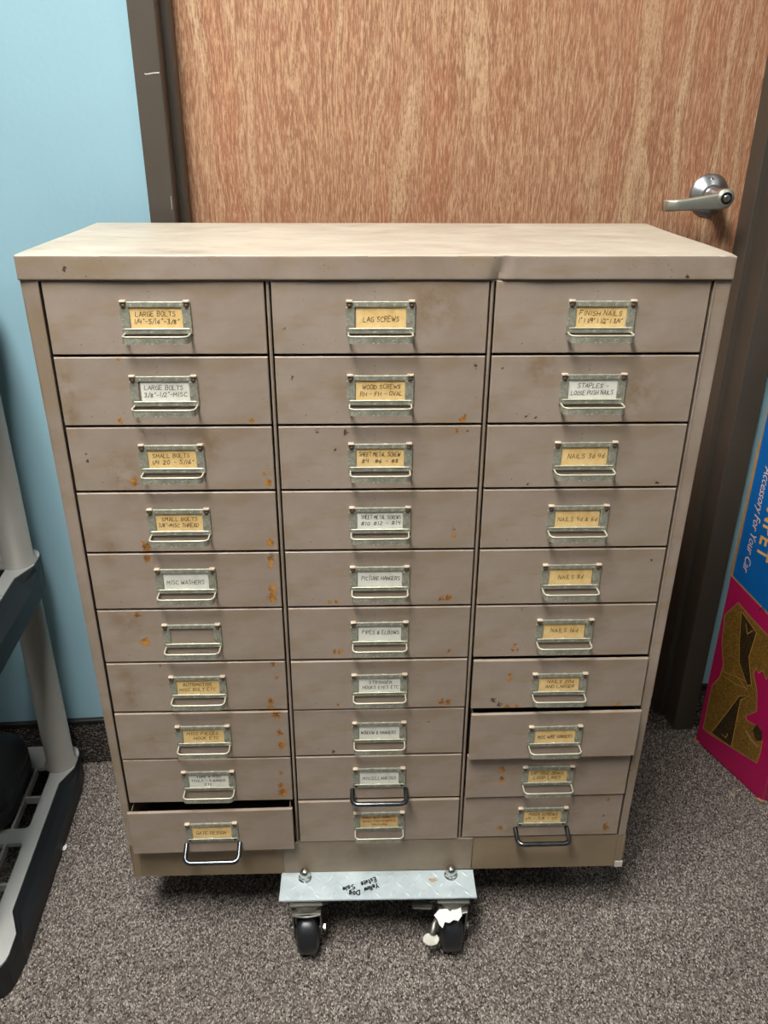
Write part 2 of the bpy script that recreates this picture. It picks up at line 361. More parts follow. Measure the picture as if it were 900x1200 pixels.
# scratches on the left jamb face
sm = MB()
def scratch(mb, pts, wd, y):
    for (x0, z0), (x1, z1) in zip(pts, pts[1:]):
        d = Vector((x1 - x0, z1 - z0)).normalized(); n = Vector((-d.y, d.x)) * wd / 2
        mb.add([(x0 - n.x, y, z0 - n.y), (x1 - n.x, y, z1 - n.y), (x1 + n.x, y, z1 + n.y), (x0 + n.x, y, z0 + n.y)], [(0, 1, 2, 3)])
scratch(sm, [(-.2895, 1.2090), (-.287, 1.2085), (-.278, 1.2100), (-.2695, 1.2105)], .0013, .4037)
scratch(sm, [(-.2708, 1.052), (-.2706, 1.040), (-.2712, 1.034)], .0006, .4037)
sm.obj('scratch', SCR, lj)

dr = MB().box(-.2625, .6505, .4957, .5397, .012, DH - .003, .0012).obj('door_1', WOOD); tag(dr, kind='structure')
# lever handle
hx, hz, hy = .586, 1.0447, .4957
Mh = T(hx, hy, hz) @ Rx(PI / 2)
rose = MB().lathe([(.0, .0135), (.0165, .0135), (.018, .0128), (.0245, .0085), (.0318, .0042), (.0335, .0022), (.0338, 0)][::-1], 48, 0, Mh)
rose.lathe([(.0135, .012), (.0135, .030), (.0115, .034), (.0105, .052)], 32, 0, Mh)
rose = rose.obj('door_handle', SATIN, dr)
lev = MB()
sec = []                                   # arm swept to the left, slightly drooping, tip bent back
N = 18
for i in range(N + 1):
    t_ = i / N
    x = hx + .0135 - .1065 * t_; z = hz - .0010 - .0115 * t_ ** .8
    hgt = .0142 - .0056 * min(1, t_ * 1.25); y = hy - .0585 + (.004 * t_) + (.011 * max(0, (t_ - .84) / .16) ** 1.4)
    if t_ < .1: hgt *= math.sqrt(max(.05, 1 - ((.1 - t_) / .1) ** 2)); 
    th = .0048 - .0008 * t_
    ring = []
    for k in range(12):
        a = 2 * PI * k / 12; ca, sa = math.cos(a), math.sin(a)
        ring.append((x, y - th * math.copysign(abs(ca) ** .45, ca), z + hgt * math.copysign(abs(sa) ** .55, sa)))
    sec.append(ring)
vs = [p for r_ in sec for p in r_]; fs = []
for i in range(N):
    for k in range(12): fs.append((i * 12 + k, (i + 1) * 12 + k, (i + 1) * 12 + (k + 1) % 12, i * 12 + (k + 1) % 12))
fs += [tuple(range(12)), tuple(range(N * 12, N * 12 + 12))[::-1]]
lev.add(vs, fs, 0, True)
lev.lathe([(.0142, .054), (.0143, .061), (.0132, .0630), (0, .0632)], 28, 0, Mh)
lev.obj('lever', LEVERM, rose)
tt = MB().lathe([(.0092, .0628), (.0092, .0642), (.0080, .0645), (.0080, .0636), (.0, .0636)], 24, 1, Mh)
tt.lathe([(.0058, .0634), (.0058, .0655), (.0045, .0665), (0, .0667)], 20, 0, Mh).box(-.0012, .0012, -.0045, .0045, .066, .0685, .0004, 0, Mh @ Rz(.12))
tt.obj('lock_turn', [CHROME, HOLE], rose)
for sz_ in (1, -1):
    Ms = T(hx - .001 * sz_, hy, hz + .0225 * sz_) @ Rx(PI / 2)
    MB().lathe([(.0042, .004), (.0042, .0085), (.0036, .0092), (.0028, .0092), (.0026, .0078), (0, .0078)], 16, 0, Ms).box(-.0018, .0018, -.0004, .0004, .0074, .0082, 0, 1, Ms).obj('screw', [CHROME, HOLE], rose)

# carpet-faced baseboard with a dark bound top edge
CBACK = simple('baseboard_carpet_backing', rgb(40, 34, 29), .95)
BIND = simple('dark_binding', rgb(30, 28, 28), .55)
for nm, x0, x1 in (('baseboard_left', XL, FL + .003), ('baseboard_right', FR - .001, XR)):
    b = tag(MB().box(x0, x1, .4125, YW, .002, .098).obj(nm, CBACK), kind='structure')
    MB().box(x0, x1, .4090, YW, .097, .106, .0012).obj('binding', BIND, b)

# carpet: every loop of the pile is a little arch, random colour per loop
def mat_pile(dark=1.0):
    t = NT('loop_pile_yarn')
    g = t.n('ShaderNodeNewGeometry')
    c = t.ramp(g.outputs['Random Per Island'], [(0, rgb(88, 80, 76)), (.18, rgb(114, 105, 100)), (.45, rgb(138, 129, 123)), (.66, rgb(156, 147, 140)), (.84, rgb(182, 173, 164)), (1, rgb(210, 201, 191))])
    v = t.coord(); c = t.mix(t.ramp(t.noise(v, 900, 2), [(.35, .35), (.65, 0.)]), c, rgb(70, 58, 50))
    c = t.mix(t.ramp(t.noise(v, 3.5, 3), [(.35, .22), (.65, 0.)]), c, rgb(96, 84, 78))
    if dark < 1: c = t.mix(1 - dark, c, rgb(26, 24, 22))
    t.col(c); return t.set(.95, 0, .1)
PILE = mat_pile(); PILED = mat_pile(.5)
def pile(name, P, U, V, Nn, size, hgt, parent=None, seed=1):
    # P centres (n,3); per-loop frame U (along), V (across), Nn (normal)
    n = len(P); rng = np.random.default_rng(seed)
    ang = rng.normal(0, .5, n); ca, sa = np.cos(ang)[:, None], np.sin(ang)[:, None]
    U2 = U * ca + V * sa; V2 = -U * sa + V * ca
    L = size * rng.uniform(.75, 1.15, n)[:, None]; W_ = size * .62 * rng.uniform(.7, 1.1, n)[:, None]; H = hgt * rng.uniform(.6, 1.15, n)[:, None]
    pat = [(-1, -.7, 0), (-1, .7, 0), (-.45, -.75, .8), (-.45, .75, .8), (.45, -.75, .8), (.45, .75, .8), (1, -.7, 0), (1, .7, 0), (-.35, 0, 1.05), (.35, 0, 1.05)]
    A = np.stack([P + U2 * L * .5 * a + V2 * W_ * .5 * b + Nn * H * c for a, b, c in pat], 1).reshape(-1, 3)
    F = np.array([(0, 2, 8, 8), (1, 8, 3, 3)], int)
    quads = [(0, 1, 3, 2), (2, 3, 8, 8), (2, 8, 9, 4), (8, 3, 5, 9), (4, 9, 5, 5), (4, 5, 7, 6)]
    tri = []
    for q in quads:
        tri.append((q[0], q[1], q[2]))
        if q[3] != q[2]: tri.append((q[0], q[2], q[3]))
    tri = np.array(tri); idx = (tri[None] + (np.arange(n) * len(pat))[:, None, None]).reshape(-1)
    me = bpy.data.meshes.new(name); nt = len(tri) * n
    me.vertices.add(len(A)); me.vertices.foreach_set('co', A.ravel().astype(np.float32))
    me.loops.add(nt * 3); me.loops.foreach_set('vertex_index', idx.astype(np.int32))
    me.polygons.add(nt); me.polygons.foreach_set('loop_start', np.arange(0, nt * 3, 3, dtype=np.int32))
    me.polygons.foreach_set('use_smooth', np.ones(nt, bool))
    me.materials.append(PILE); me.update(calc_edges=True)
    o = bpy.data.objects.new(name, me); C.objects.link(o)
    if parent: o.parent = parent
    return o
def floor_pile(x0, x1, y0, y1, px, py, size, hgt, seed, skip=None):
    rng = np.random.default_rng(seed)
    X, Y = np.meshgrid(np.arange(x0, x1, px), np.arange(y0, y1, py)); X = X.ravel(); Y = Y.ravel()
    X = X + rng.normal(0, px * .22, len(X)); Y = Y + rng.normal(0, py * .3, len(Y))
    k = np.ones(len(X), bool)
    if skip: k = ~((X > skip[0]) & (X < skip[1]) & (Y > skip[2]) & (Y < skip[3]))
    X, Y = X[k], Y[k]; n = len(X); P = np.stack([X, Y, np.full(n, -.0024)], 1)
    e = np.ones((n, 1))
    return P, e * np.array([[0, 1, 0]]), e * np.array([[1, 0, 0]]), e * np.array([[0, 0, 1]]), size, hgt
fp = pile('carpet_pile', *floor_pile(-.95, 1.0, -.42, .4105, .0028, .0036, .0043, .0021, 3))
tag(fp, 'grey brown flecked loop pile carpet covering the floor under the cabinet', 'carpet', kind='stuff')
# baseboard pile (same yarn, flattened), children of the baseboards
for nm, x0, x1, sd in (('baseboard_left', -.85, FL + .003, 5), ('baseboard_right', FR, .95, 6)):
    P, U, V, Nn, s_, h_ = floor_pile(x0, x1, .004, .096, .0044, .0044, .0052, .0016, sd)
    P2 = np.stack([P[:, 0], np.full(len(P), .4126), P[:, 1]], 1)
    e = np.ones((len(P2), 1))
    o = pile('baseboard_pile', P2, e * np.array([[1., 0, 0]]), e * np.array([[0, 0, 1.]]), e * np.array([[0, -1., 0]]), s_, h_, bpy.data.objects[nm], sd)
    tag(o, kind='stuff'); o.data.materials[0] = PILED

# ------------------------------------------------------------------ cabinet
W, H, RH, ZB = .75, .9987 - .1137, .08177, .1137
S, DV, D = .0145, .0049, .300
CW = (W - 2 * S - 2 * DV) / 3
cab = empty('drawer_cabinet', (0, 0, ZB), -TH)
tag(cab, 'worn taupe metal cabinet of thirty small labelled drawers standing on a wheeled dolly', 'cabinet')
WEAR = [(-0.2893,0.6532,0.006),(-0.2853,0.5662,0.0083),(-0.2871,0.5508,0.0062),(-0.1319,0.6501,0.005),(-0.1362,0.6622,0.003),(-0.1471,0.7279,0.0039),(-0.2959,0.7288,0.0038),(-0.1342,0.5703,0.0052),(-0.2883,0.8009,0.0028),(-0.3402,0.6897,-0.002),(-0.3397,0.6801,-0.002),(-0.1353,0.5501,0.0063),(-0.1362,0.5048,0.0054),(-0.1369,0.4923,0.0075),(-0.1371,0.5368,0.0032),(-0.3088,0.4682,0.0054),(-0.3039,0.4278,0.0066),(-0.1407,0.3899,0.0056),(-0.1373,0.3677,0.0034),(-0.1474,0.3283,0.0057),(-0.148,0.3168,0.0058),(-0.1404,0.3079,0.0093),(-0.1373,0.2753,0.0059),(-0.1367,0.2526,0.0071),(-0.2884,0.3899,0.0033),(-0.2802,0.2284,0.0036),(-0.1392,0.2015,0.0036),(-0.1396,0.1663,0.0086),(-0.1409,0.1792,0.0049),(-0.2799,0.3108,0.0034),(0.0947,0.7278,0.0049),(0.0978,0.7316,0.003),(0.0887,0.7139,0.003),(0.0936,0.7139,0.002),(0.1016,0.7139,0.003),(-0.04,0.7127,-0.0039),(-0.0727,0.7143,-0.0029),(-0.0522,0.692,-0.002),(-0.0981,0.7789,-0.0029),(0.1064,0.7927,-0.0029),(0.0907,0.5865,0.0032),(0.0914,0.5771,0.0032),(-0.1051,0.8334,-0.0019),(-0.0641,0.4842,0.0033),(-0.0554,0.4841,0.0033),(0.0776,0.4866,0.0044),(0.0852,0.4878,0.0044),(0.0896,0.489,0.0044),(-0.0592,0.4075,0.0045),(-0.0525,0.4073,0.0045),(0.0917,0.4067,0.0045),(0.0844,0.3235,0.0058),(0.0937,0.3233,0.0058),(-0.0564,0.3221,0.0035),(-0.064,0.2387,-0.0036),(0.0679,0.2886,-0.0024),(0.1755,0.2032,0.0061),(0.1766,0.1872,0.0062),(0.1742,0.3702,0.0035),(0.1747,0.3631,0.0035),(0.1543,0.3279,-0.0047),(0.163,0.3205,-0.0047),(0.1738,0.3173,0.0047),(0.1868,0.317,0.0035),(0.3269,0.3171,0.0048),(0.3337,0.314,0.0024),(0.179,0.4141,0.0034),(0.1756,0.406,0.0034),(0.1824,0.4059,0.0034),(0.1843,0.4696,0.0033),(0.1807,0.0871,0.0051),(0.3406,0.0825,0.0065),(0.3384,0.0895,0.0039),(0.3375,0.1388,0.0038),(0.3338,0.1068,-0.0026),(0.3424,0.5392,-0.0022),(0.1691,0.7301,-0.002),(0.1707,0.7342,-0.0015),(0.18,0.73,-0.0025),(0.3336,0.6471,-0.0031),(0.1773,0.6462,-0.0021),(0.3719,0.7289,-0.0025),(0.2332,0.7873,-0.0015),(0.1383,0.7896,-0.0014),(-0.211,0.9096,-0.0009),(0.1058,0.8561,-0.0014),(0.0035,0.9097,-0.0009)]
STAINS = [(-.349, .767, .010, .030), (-.349, .735, .008, .025), (-.335, .37, .014, .016), (-.334, .342, .010, .020), (-.308, .263, .014, .014), (-.325, .46, .02, .02), (-.30, .66, .02, .03), (-.33, .56, .012, .02), (.18, .79, .02, .02), (.30, .76, .02, .03), (.19, .086, .012, .012), (.06, .86, .03, .03), (-.2, .70, .02, .02), (-.02, .76, .03, .02)]
def paint_wear(o, ox, oz):
    me = o.data; n = len(me.vertices); co = np.empty(n * 3); me.vertices.foreach_get('co', co); co = co.reshape(-1, 3)
    x, z = co[:, 0] + ox, co[:, 2] + oz; col = np.zeros((n, 4)); col[:, 3] = 1
    for a, b, r in WEAR:
        k = 0 if r > 0 else 1; r = abs(r)
        col[:, k] = np.maximum(col[:, k], np.exp(-(((x - a) / (r * .9)) ** 2 + ((z - b) / (r * 1.15)) ** 2)) * 1.05)
    for a, b, rx, rz in STAINS: col[:, 2] = np.maximum(col[:, 2], np.exp(-(((x - a) / rx) ** 2 + ((z - b) / rz) ** 2)))
    at = me.color_attributes.new('wear', 'FLOAT_COLOR', 'POINT'); at.data.foreach_set('color', col.ravel().astype(np.float32))

hw = W / 2
def taper(mb):          # the side sheets stand a few millimetres wider at the lid than at the floor
    mb.v = [((math.copysign(abs(x) - .004 + .0093 * z / H, x) if abs(x) > .3690 else x), y, z) for x, y, z in mb.v]
    return mb
body = MB()
for s in (-1, 1):
    body.box(min(s * hw, s * (hw - .0015)), max(s * hw, s * (hw - .0015)), 0, D, 0, H)
body.box(-hw, hw, D - .0015, D, 0, H).box(-hw, hw, .002, D, .062, .0645).box(-hw, hw, .0015, D, H - .0015, H)
taper(body).obj('carcass', PAINT, cab)
for s in (-1, 1):   # front stiles with a raised inner lip and a separate foot piece
    a, b = (s * hw, s * (hw - S + .0012)); x0, x1 = min(a, b), max(a, b)
    m = MB().box(x0, x1, 0, .012, .0665, H, .0008)
    li = b; m.box(min(li, li + s * .0016), max(li, li + s * .0016), -.0012, .010, .0665, H, .0005)
    paint_wear(taper(m).obj('stile', PAINT, cab), 0, 0)
    a = -.3698 if s < 0 else .3748; f0, f1 = min(a, a - s * .0125), max(a, a - s * .0125)
    m = MB().box(f0, f1, .0006, .012, 0, .0660, .0010)
    if s > 0: m.box(f0 + .001, f1 + .0006, -.0004, .002, .0, .012, .0004, 1)
    m.obj('foot', [KICK, simple('scraped_white', rgb(205, 196, 186), .6)], cab)
kick = MB().box(-hw + .013, hw - .013, .0015, .004, .0004, H - 10 * RH - .0012, .0004)
kick.obj('kick_panel', KICK, cab)
for s in (-1, 1):
    cx = s * (CW / 2 + DV / 2)
    MB().box(cx - .0017, cx + .0017, .0008, .010, H - 10 * RH, H - .0008, .0012).box(cx - .0007, cx + .0007, .010, D - .002, .0645, H - .002).obj('divider', PAINT, cab)
# runners that close the gaps behind the drawer fronts
rn = MB()
for r_ in range(1, 10):
    for c_ in (-1, 0, 1): rn.box(c_ * (CW + DV) - CW / 2 + .0012, c_ * (CW + DV) + CW / 2 - .0012, .016, D - .004, H - r_ * RH - .0006, H - r_ * RH + .0004)
rn.obj('runner_shelves', INNER, cab)['kind'] = 'stuff'

# lid: folded sheet with a dent in its front edge
lx0, lx1, ly0, ly1, lz0, lz1 = -hw - .0066, hw + .0056, -.0033, D + .001, H + .0002, H + .0258
def lid_mesh():
    bm = bmesh.new(); bmesh.ops.create_cube(bm, size=1)
    for v in bm.verts: v.co = ((lx0 + lx1) / 2 + v.co.x * (lx1 - lx0), (ly0 + ly1) / 2 + v.co.y * (ly1 - ly0), (lz0 + lz1) / 2 + v.co.z * (lz1 - lz0))
    bmesh.ops.bevel(bm, geom=bm.edges[:], offset=.0014, segments=3, profile=.5, affect='EDGES')
    for k in range(1, 120):
        x = lx0 + (lx1 - lx0) * k / 120
        bmesh.ops.bisect_plane(bm, geom=bm.verts[:] + bm.edges[:] + bm.faces[:], plane_co=(x, 0, 0), plane_no=(1, 0, 0))
    for k in range(1, 8):
        bmesh.ops.bisect_plane(bm, geom=bm.verts[:] + bm.edges[:] + bm.faces[:], plane_co=(0, 0, lz0 + (lz1 - lz0) * k / 8), plane_no=(0, 0, 1))
    for k in (1, 2, 3, 4, 6, 9, 12, 16, 20):
        bmesh.ops.bisect_plane(bm, geom=bm.verts[:] + bm.edges[:] + bm.faces[:], plane_co=(0, ly0 + .014 * k, 0), plane_no=(0, 1, 0))
    bm.normal_update()
    for v in bm.verts:
        x, y, z = v.co
        t_ = (z - lz0) / (lz1 - lz0)
        c = .1245 + .010 * t_
        fall = math.exp(-(max(0, y - ly0) / .012) ** 2)
        dd = x - c
        v.co.y += fall * (.0052 * math.exp(-(dd / .0046) ** 2) + .0016 * math.exp(-((dd - .018) / .02) ** 2)) * (1 - .35 * t_)
        v.co.y += fall * .0006 * math.sin(x * 31)
        v.co.z += .0005 * math.sin(x * 17 + 1) * math.sin(y * 20 + .5) * (1 if t_ > .5 else 0)
        q = math.exp(-((x - lx1) / .020) ** 2 - ((y - ly0) / .010) ** 2) * t_
        v.co.z -= .0014 * q * (.5 + .5 * math.sin(x * 900))
    return bm
lm = MB().bm(lid_mesh(), 0, True)
zt = lz1 - .0022
lid = None
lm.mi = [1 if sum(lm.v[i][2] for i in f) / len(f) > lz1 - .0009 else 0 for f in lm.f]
lid = lm.obj('lid', [PAINT, TOP], cab)
try: lid.data.set_sharp_from_angle(angle=math.radians(50))
except Exception: pass
n_ = len(lid.data.vertices); co = np.empty(n_ * 3); lid.data.vertices.foreach_get('co', co); co = co.reshape(-1, 3); col = np.zeros((n_, 4)); col[:, 3] = 1
for a, b, r_, k in ((-.330, H + .012, .003, 1), (-.3215, H + .006, .0015, 1), (.3275, H + .013, .0045, 2), (.3285, H + .004, .002, 1), (.2, H + .02, .0015, 1), (.360, H + .011, .0015, 1)):
    col[:, k] = np.maximum(col[:, k], np.exp(-((co[:, 0] - a) / r_) ** 2 - ((co[:, 2] - b) / r_) ** 2) * (co[:, 1] < .01))
col[:, 0] = np.maximum(col[:, 0], .9 * np.exp(-((co[:, 0] - lx1 + .008) / .010) ** 2 - ((co[:, 1] - ly0 - .002) / .0022) ** 2 - ((co[:, 2] - lz1) / .003) ** 2))
lid.data.color_attributes.new('wear', 'FLOAT_COLOR', 'POINT').data.foreach_set('color', col.ravel().astype(np.float32))

# drawers
FWD, FHT = CW - .0028, RH - .0030
def front_mesh(nx=78, nz=26):
    xs = [-FWD / 2] + list(np.linspace(-FWD / 2 + .0009, FWD / 2 - .0009, nx)) + [FWD / 2]
    zs = [-FHT] + list(np.linspace(-FHT + .0009, -.0009, nz)) + [0]
    m = MB(); nX, nZ = len(xs), len(zs); vs = []
    for j, z in enumerate(zs):
        for i, x in enumerate(xs): vs.append((x, .0009 if i in (0, nX - 1) or j in (0, nZ - 1) else 0, z))
    fs = [(j * nX + i, j * nX + i + 1, (j + 1) * nX + i + 1, (j + 1) * nX + i) for j in range(nZ - 1) for i in range(nX - 1)]
    m.add(vs, fs)
    x0, x1, z0, z1, y0, y1 = -FWD / 2, FWD / 2, -FHT, 0, .0009, .0042
    m.add([(x0, y0, z0), (x1, y0, z0), (x1, y0, z1), (x0, y0, z1), (x0, y1, z0), (x1, y1, z0), (x1, y1, z1), (x0, y1, z1)],
          [(3, 2, 6, 7), (0, 4, 5, 1), (0, 3, 7, 4), (1, 5, 6, 2), (4, 7, 6, 5)])
    a = .0035; zt_ = -.004                      # the tray behind the front
    m.box(x0 + a, x0 + a + .001, .004, .275, z0 + .004, zt_, 0, 1).box(x1 - a - .001, x1 - a, .004, .275, z0 + .004, zt_, 0, 1)
    m.box(x0 + a, x1 - a, .274, .275, z0 + .004, zt_, 0, 1).box(x0 + a, x1 - a, .004, .275, z0 + .003, z0 + .004, 0, 1)
    return m
PZ = -.0385                                   # height of the label frame below the drawer's top edge
def holder_mesh():
    m = MB(); w2, h2, iw, i0, i1 = .0377, .0175, .0280, -.0113, .0113
    m.box(-w2, w2, -.0026, 0, i1, h2, .0006).box(-w2, w2, -.0026, 0, -h2, i0, .0006)
    m.box(-w2, -iw, -.00255, 0, i0 - .0004, i1 + .0004, .0005).box(iw, w2, -.00255, 0, i0 - .0004, i1 + .0004, .0005)
    m.box(-.0345, .0345, -.0032, -.0022, i0 - .0012, i0 + .0002, .0004, 1)
    for s in (-1, 1):
        m.box(s * .0338 - .0036, s * .0338 + .0036, -.0052, 0, .0166, .0192, .0009, 2, None, 2)
    return m
def pull_mesh():
    hwid, out, R_ = .0356, .0195, .0065
    pl = [(-hwid, -.002)] + [(-hwid, -out + R_)] + [(x, y) for x, y in arc(-hwid + R_, -out + R_, R_, 180, 270, 5)][1:] + [(x, y) for x, y in arc(hwid - R_, -out + R_, R_, 270, 360, 5)] + [(hwid, -.002)]
    m = MB(); th = .0011; z1, z0 = -.0168, -.0245; n = len(pl)
    inner = []
    for i, (x, y) in enumerate(pl):
        a = pl[max(0, i - 1)]; b = pl[min(n - 1, i + 1)]; d = Vector((b[0] - a[0], b[1] - a[1])).normalized(); inner.append((x - d.y * th, y + d.x * th))
    vs = [(x, y, z0) for x, y in pl] + [(x, y, z1) for x, y in pl] + [(x, y, z0) for x, y in inner] + [(x, y, z1) for x, y in inner]
    fs = []
    for i in range(n - 1): fs += [(i, i + 1, n + i + 1, n + i), (2 * n + i + 1, 2 * n + i, 3 * n + i, 3 * n + i + 1), (i + 1, i, 2 * n + i, 2 * n + i + 1)]
    fs += [(0, n, 3 * n, 2 * n), (n - 1, 3 * n - 1, 4 * n - 1, 2 * n - 1)]
    m.add(vs, fs, 0, False)
    m.tube([((x + u) / 2, (y + v) / 2, z1) for (x, y), (u, v) in zip(pl, inner)], .00105, 8, 1)
    return m
HM = holder_mesh(); PM = pull_mesh()
RV = MB().lathe([(.0028, 0), (.0027, .0008), (.0018, .0017), (0, .0020)], 12, 0, Rx(PI / 2))
shared = {}
def mesh_of(key, mb, name, mats, parent, loc):
    if key not in shared:
        o = mb.obj(name, mats, parent, loc); shared[key] = o; return o
    return dup(shared[key], parent, loc)
A, Wt = 'A', 'W'
TX = {(0, 0): (A, ['LARGE BOLTS', '1/4"-5/16"-3/8"']), (0, 1): (Wt, ['LARGE BOLTS', '3/8"-1/2"-MISC']), (0, 2): (A, ['SMALL BOLTS', '1/4 20 - 5/16"']),
 (0, 3): (A, ['SMALL BOLTS', '3/8"-MISC THREAD']), (0, 4): (Wt, ['MISC WASHERS']), (0, 5): None, (0, 6): (A, ['AUTOMOTIVE', 'MISC BOLT ETC']),
 (0, 7): (A, ['MISC PIECES', '   HOOK ETC']), (0, 8): (Wt, ['TAPE & MISC', 'TOOLS - S.BANDS', 'ETC']), (0, 9): (A, ['GATE DESIGN']),
 (1, 0): (A, ['LAG SCREWS']), (1, 1): (A, ['WOOD SCREWS', 'RH - FH - OVAL']), (1, 2): (A, ['SHEET METAL SCREW', '#4  #6 - #8']), (1, 3): (Wt, ['SHEET METAL SCREWS', '#10 #12 - #14']),
 (1, 4): (Wt, ['PICTURE HANGERS']), (1, 5): (Wt, ['PIPES & ELBOWS']), (1, 6): (Wt, ['STRINGER', 'HOOKS EYES ETC']), (1, 7): (Wt, ['WINDOW & HANGERS']),
 (1, 8): (Wt, ['MISCELLANEOUS']), (1, 9): (A, ['SMALL ASST HANDLES', '(MISC FASTENERS)', 'MACHINE']),
 (2, 0): (A, ['FINISH NAILS', '1" 1 1/4" 1 1/2" 1 3/4"']), (2, 1): (Wt, ['STAPLES -', 'LOOSE PUSH NAILS']), (2, 2): (A, ['NAILS 3d 4d']), (2, 3): (A, ['NAILS 4d & 6d']),
 (2, 4): (A, ['NAILS 8d']), (2, 5): (A, ['NAILS 16d']), (2, 6): (A, ['NAILS 20d', 'AND LARGER']), (2, 7): (A, ['MISC WIRE HANGERS']), (2, 8): (A, ['3/4" TRUE BRAKE', 'LOOP LINES']), (2, 9): (A, ['MACH SCREWS', '1/4 - 3/8 - 1/2'])}
OUT = {(0, 9): (-.0165, .012), (2, 6): (-.0055, 0), (2, 7): (-.0140, .010), (2, 8): (-.0030, .006), (1, 6): (-.0012, .003), (1, 9): (-.0025, 0), (0, 7): (-.001, 0)}
DARKPULL = {(0, 9): .42, (1, 8): .05, (2, 9): .16}
CARDOFF = {(0, 1): .0018, (1, 0): .0012, (2, 2): -.0010, (2, 3): -.0012, (2, 4): -.0008, (2, 5): -.0012, (2, 6): -.0010}
NAMEC = ['left', 'middle', 'right']
for c_ in range(3):
    for r_ in range(10):
        key = (c_, r_); rng = random.Random(c_ * 31 + r_)
        cx = (c_ - 1) * (CW + DV); z1 = H - r_ * RH - .0012; yo, yaw = OUT.get(key, (rng.uniform(-.0004, .0004), 0))
        d = front_mesh().obj('drawer', [PAINT, INNER], cab, (cx, yo, z1), (0, 0, yaw))
        paint_wear(d, cx, z1)
        h = mesh_of('holder', HM, 'label_frame', [HOLD, RIM, TAB], d, (0, 0, PZ))
        for s in (-1, 1): mesh_of('rivet', RV, 'rivet', [RIVET], d, (s * .0336, -.0024, PZ + .0135))
        if key in DARKPULL:
            tl = DARKPULL[key]
            for s in (-1, 1): mesh_of('hole', MB().lathe([(.0021, 0), (.0021, .0004), (0, .0004)], 12, 0, Rx(PI / 2)), 'screw_hole', [HOLE], d, (s * .0325, -.0025, PZ - .0138))
            hwd, out, R_ = .0385, .0275, .009
            pts = [(-hwd, 0)] + [(-hwd, -out + R_)] + arc(-hwd + R_, -out + R_, R_, 180, 270, 6)[1:] + arc(hwd - R_, -out + R_, R_, 270, 360, 6) + [(hwd, 0)]
            p_ = MB().tube([(x, y, 0) for x, y in pts], .0036, 12).obj('pull', [DARKW], d, (0, 0, PZ - .0235), (tl, 0, rng.uniform(-.02, .02)))
            p_['label'] = 'round dark steel wire pull'
        else:
            p_ = mesh_of('pull', PM, 'pull', [HOLD, RIM], d, (0, 0, PZ))
        if TX[key]:
            kind, lines = TX[key]; off = CARDOFF.get(key, 0)
            m = MB().box(-.0278 + max(off, 0), .0278 + min(off, 0), -.0009, -.0004, -.0112, .0112)
            n = len(lines); rows = {1: [rng.uniform(-.002, .0015)], 2: [.0042, -.0040], 3: [.0072, 0, -.0068]}[n]
            hh = {1: .0056, 2: .0050, 3: .0038}[n]
            for ln, cz in zip(lines, rows):
                wd = min(.048, len(ln) * .0039)
                Mr = Ry(rng.uniform(-.03, .02))
                strokes(m, ln, rng.uniform(-.0015, .0015), cz, hh, wd, .00062, -.00105, 2 if (key == (1, 9)) else 1, rng, Mr)
            cd = m.obj('label_card', [AMBER if kind == A else WHITE, INK, REDINK], d, (0, 0, PZ))
            cd['label'] = ('yellowed' if kind == A else 'white') + ' handwritten paper label'

# ------------------------------------------------------------------ dolly under the cabinet
dol = empty('wheeled_dolly', (0, 0, 0), -TH)
tag(dol, 'diamond plate dolly on four black casters under the middle of the cabinet', 'dolly')
pb = MB().box(-.1480, .1440, -.0510, -.0012, .1145, .1180, .0006, 0, Rz(-.008))
pb.box(-.1440, .1400, -.0470, .2900, .1100, .1135, .0004)
for iy in range(3):                       # raised lozenges of the tread, alternating direction
    for ix in range(13):
        x = -.137 + ix * .0222 + (iy % 2) * .0111; y = -.0425 + iy * .0165
        if x > .136 or y > -.006: continue
        a = .85 if (ix + iy) % 2 else -.85
        M_ = T(x, y, .1180) @ Rz(a) @ Matrix.Diagonal((1, 1, 1, 1))
        L_, w_, h_ = .0095, .0026, .0014
        pb.add([(-L_, 0, 0), (0, -w_, 0), (L_, 0, 0), (0, w_, 0), (-L_ * .45, 0, h_), (L_ * .45, 0, h_)], [(0, 1, 4), (1, 5, 4), (1, 2, 5), (2, 3, 5), (3, 4, 5), (3, 0, 4)], 0, True, M_)
plate = pb.obj('tread_plate', [TREAD], dol)
ink = MB(); rng = random.Random(4)
# marker writing, upside down for someone standing in front
Mw = T(.0, -.0285, .1189) @ Rz(PI + .20) @ Rx(-PI / 2)
def mark(t_, x, y, h, w_, rot=.0):
    M_ = T(x, y, .1190) @ Rz(PI + rot) @ Rx(-PI / 2)
    strokes(ink, t_, 0, 0, h, w_, .0017, 0, 0, rng, M_)
mark('Yellow', -.0115, -.0325, .0084, .022, .34); mark('Dog', -.0365, -.0415, .0084, .015, .12)
mark('Estate', -.0155, -.0215, .0080, .023, .34); mark('Sale', -.0450, -.0315, .0078, .018, .30)
ink.obj('marker_writing', [BLACKINK], plate)
st = MB(); pts = []
for k in range(14):
    a = 2 * PI * k / 14; r_ = .0042 * random.Random(k).uniform(.5, 1.2); pts.append((.081 + r_ * 1.7 * math.cos(a), -.0205 + r_ * math.sin(a)))
st.prism(pts, .1181, .1183).obj('rust_stain', [STAIN], plate)
MB().box(-.1440, .1410, -.0014, .0012, .1180, .1815, .0005).obj('upright_flange', [GALV], dol)
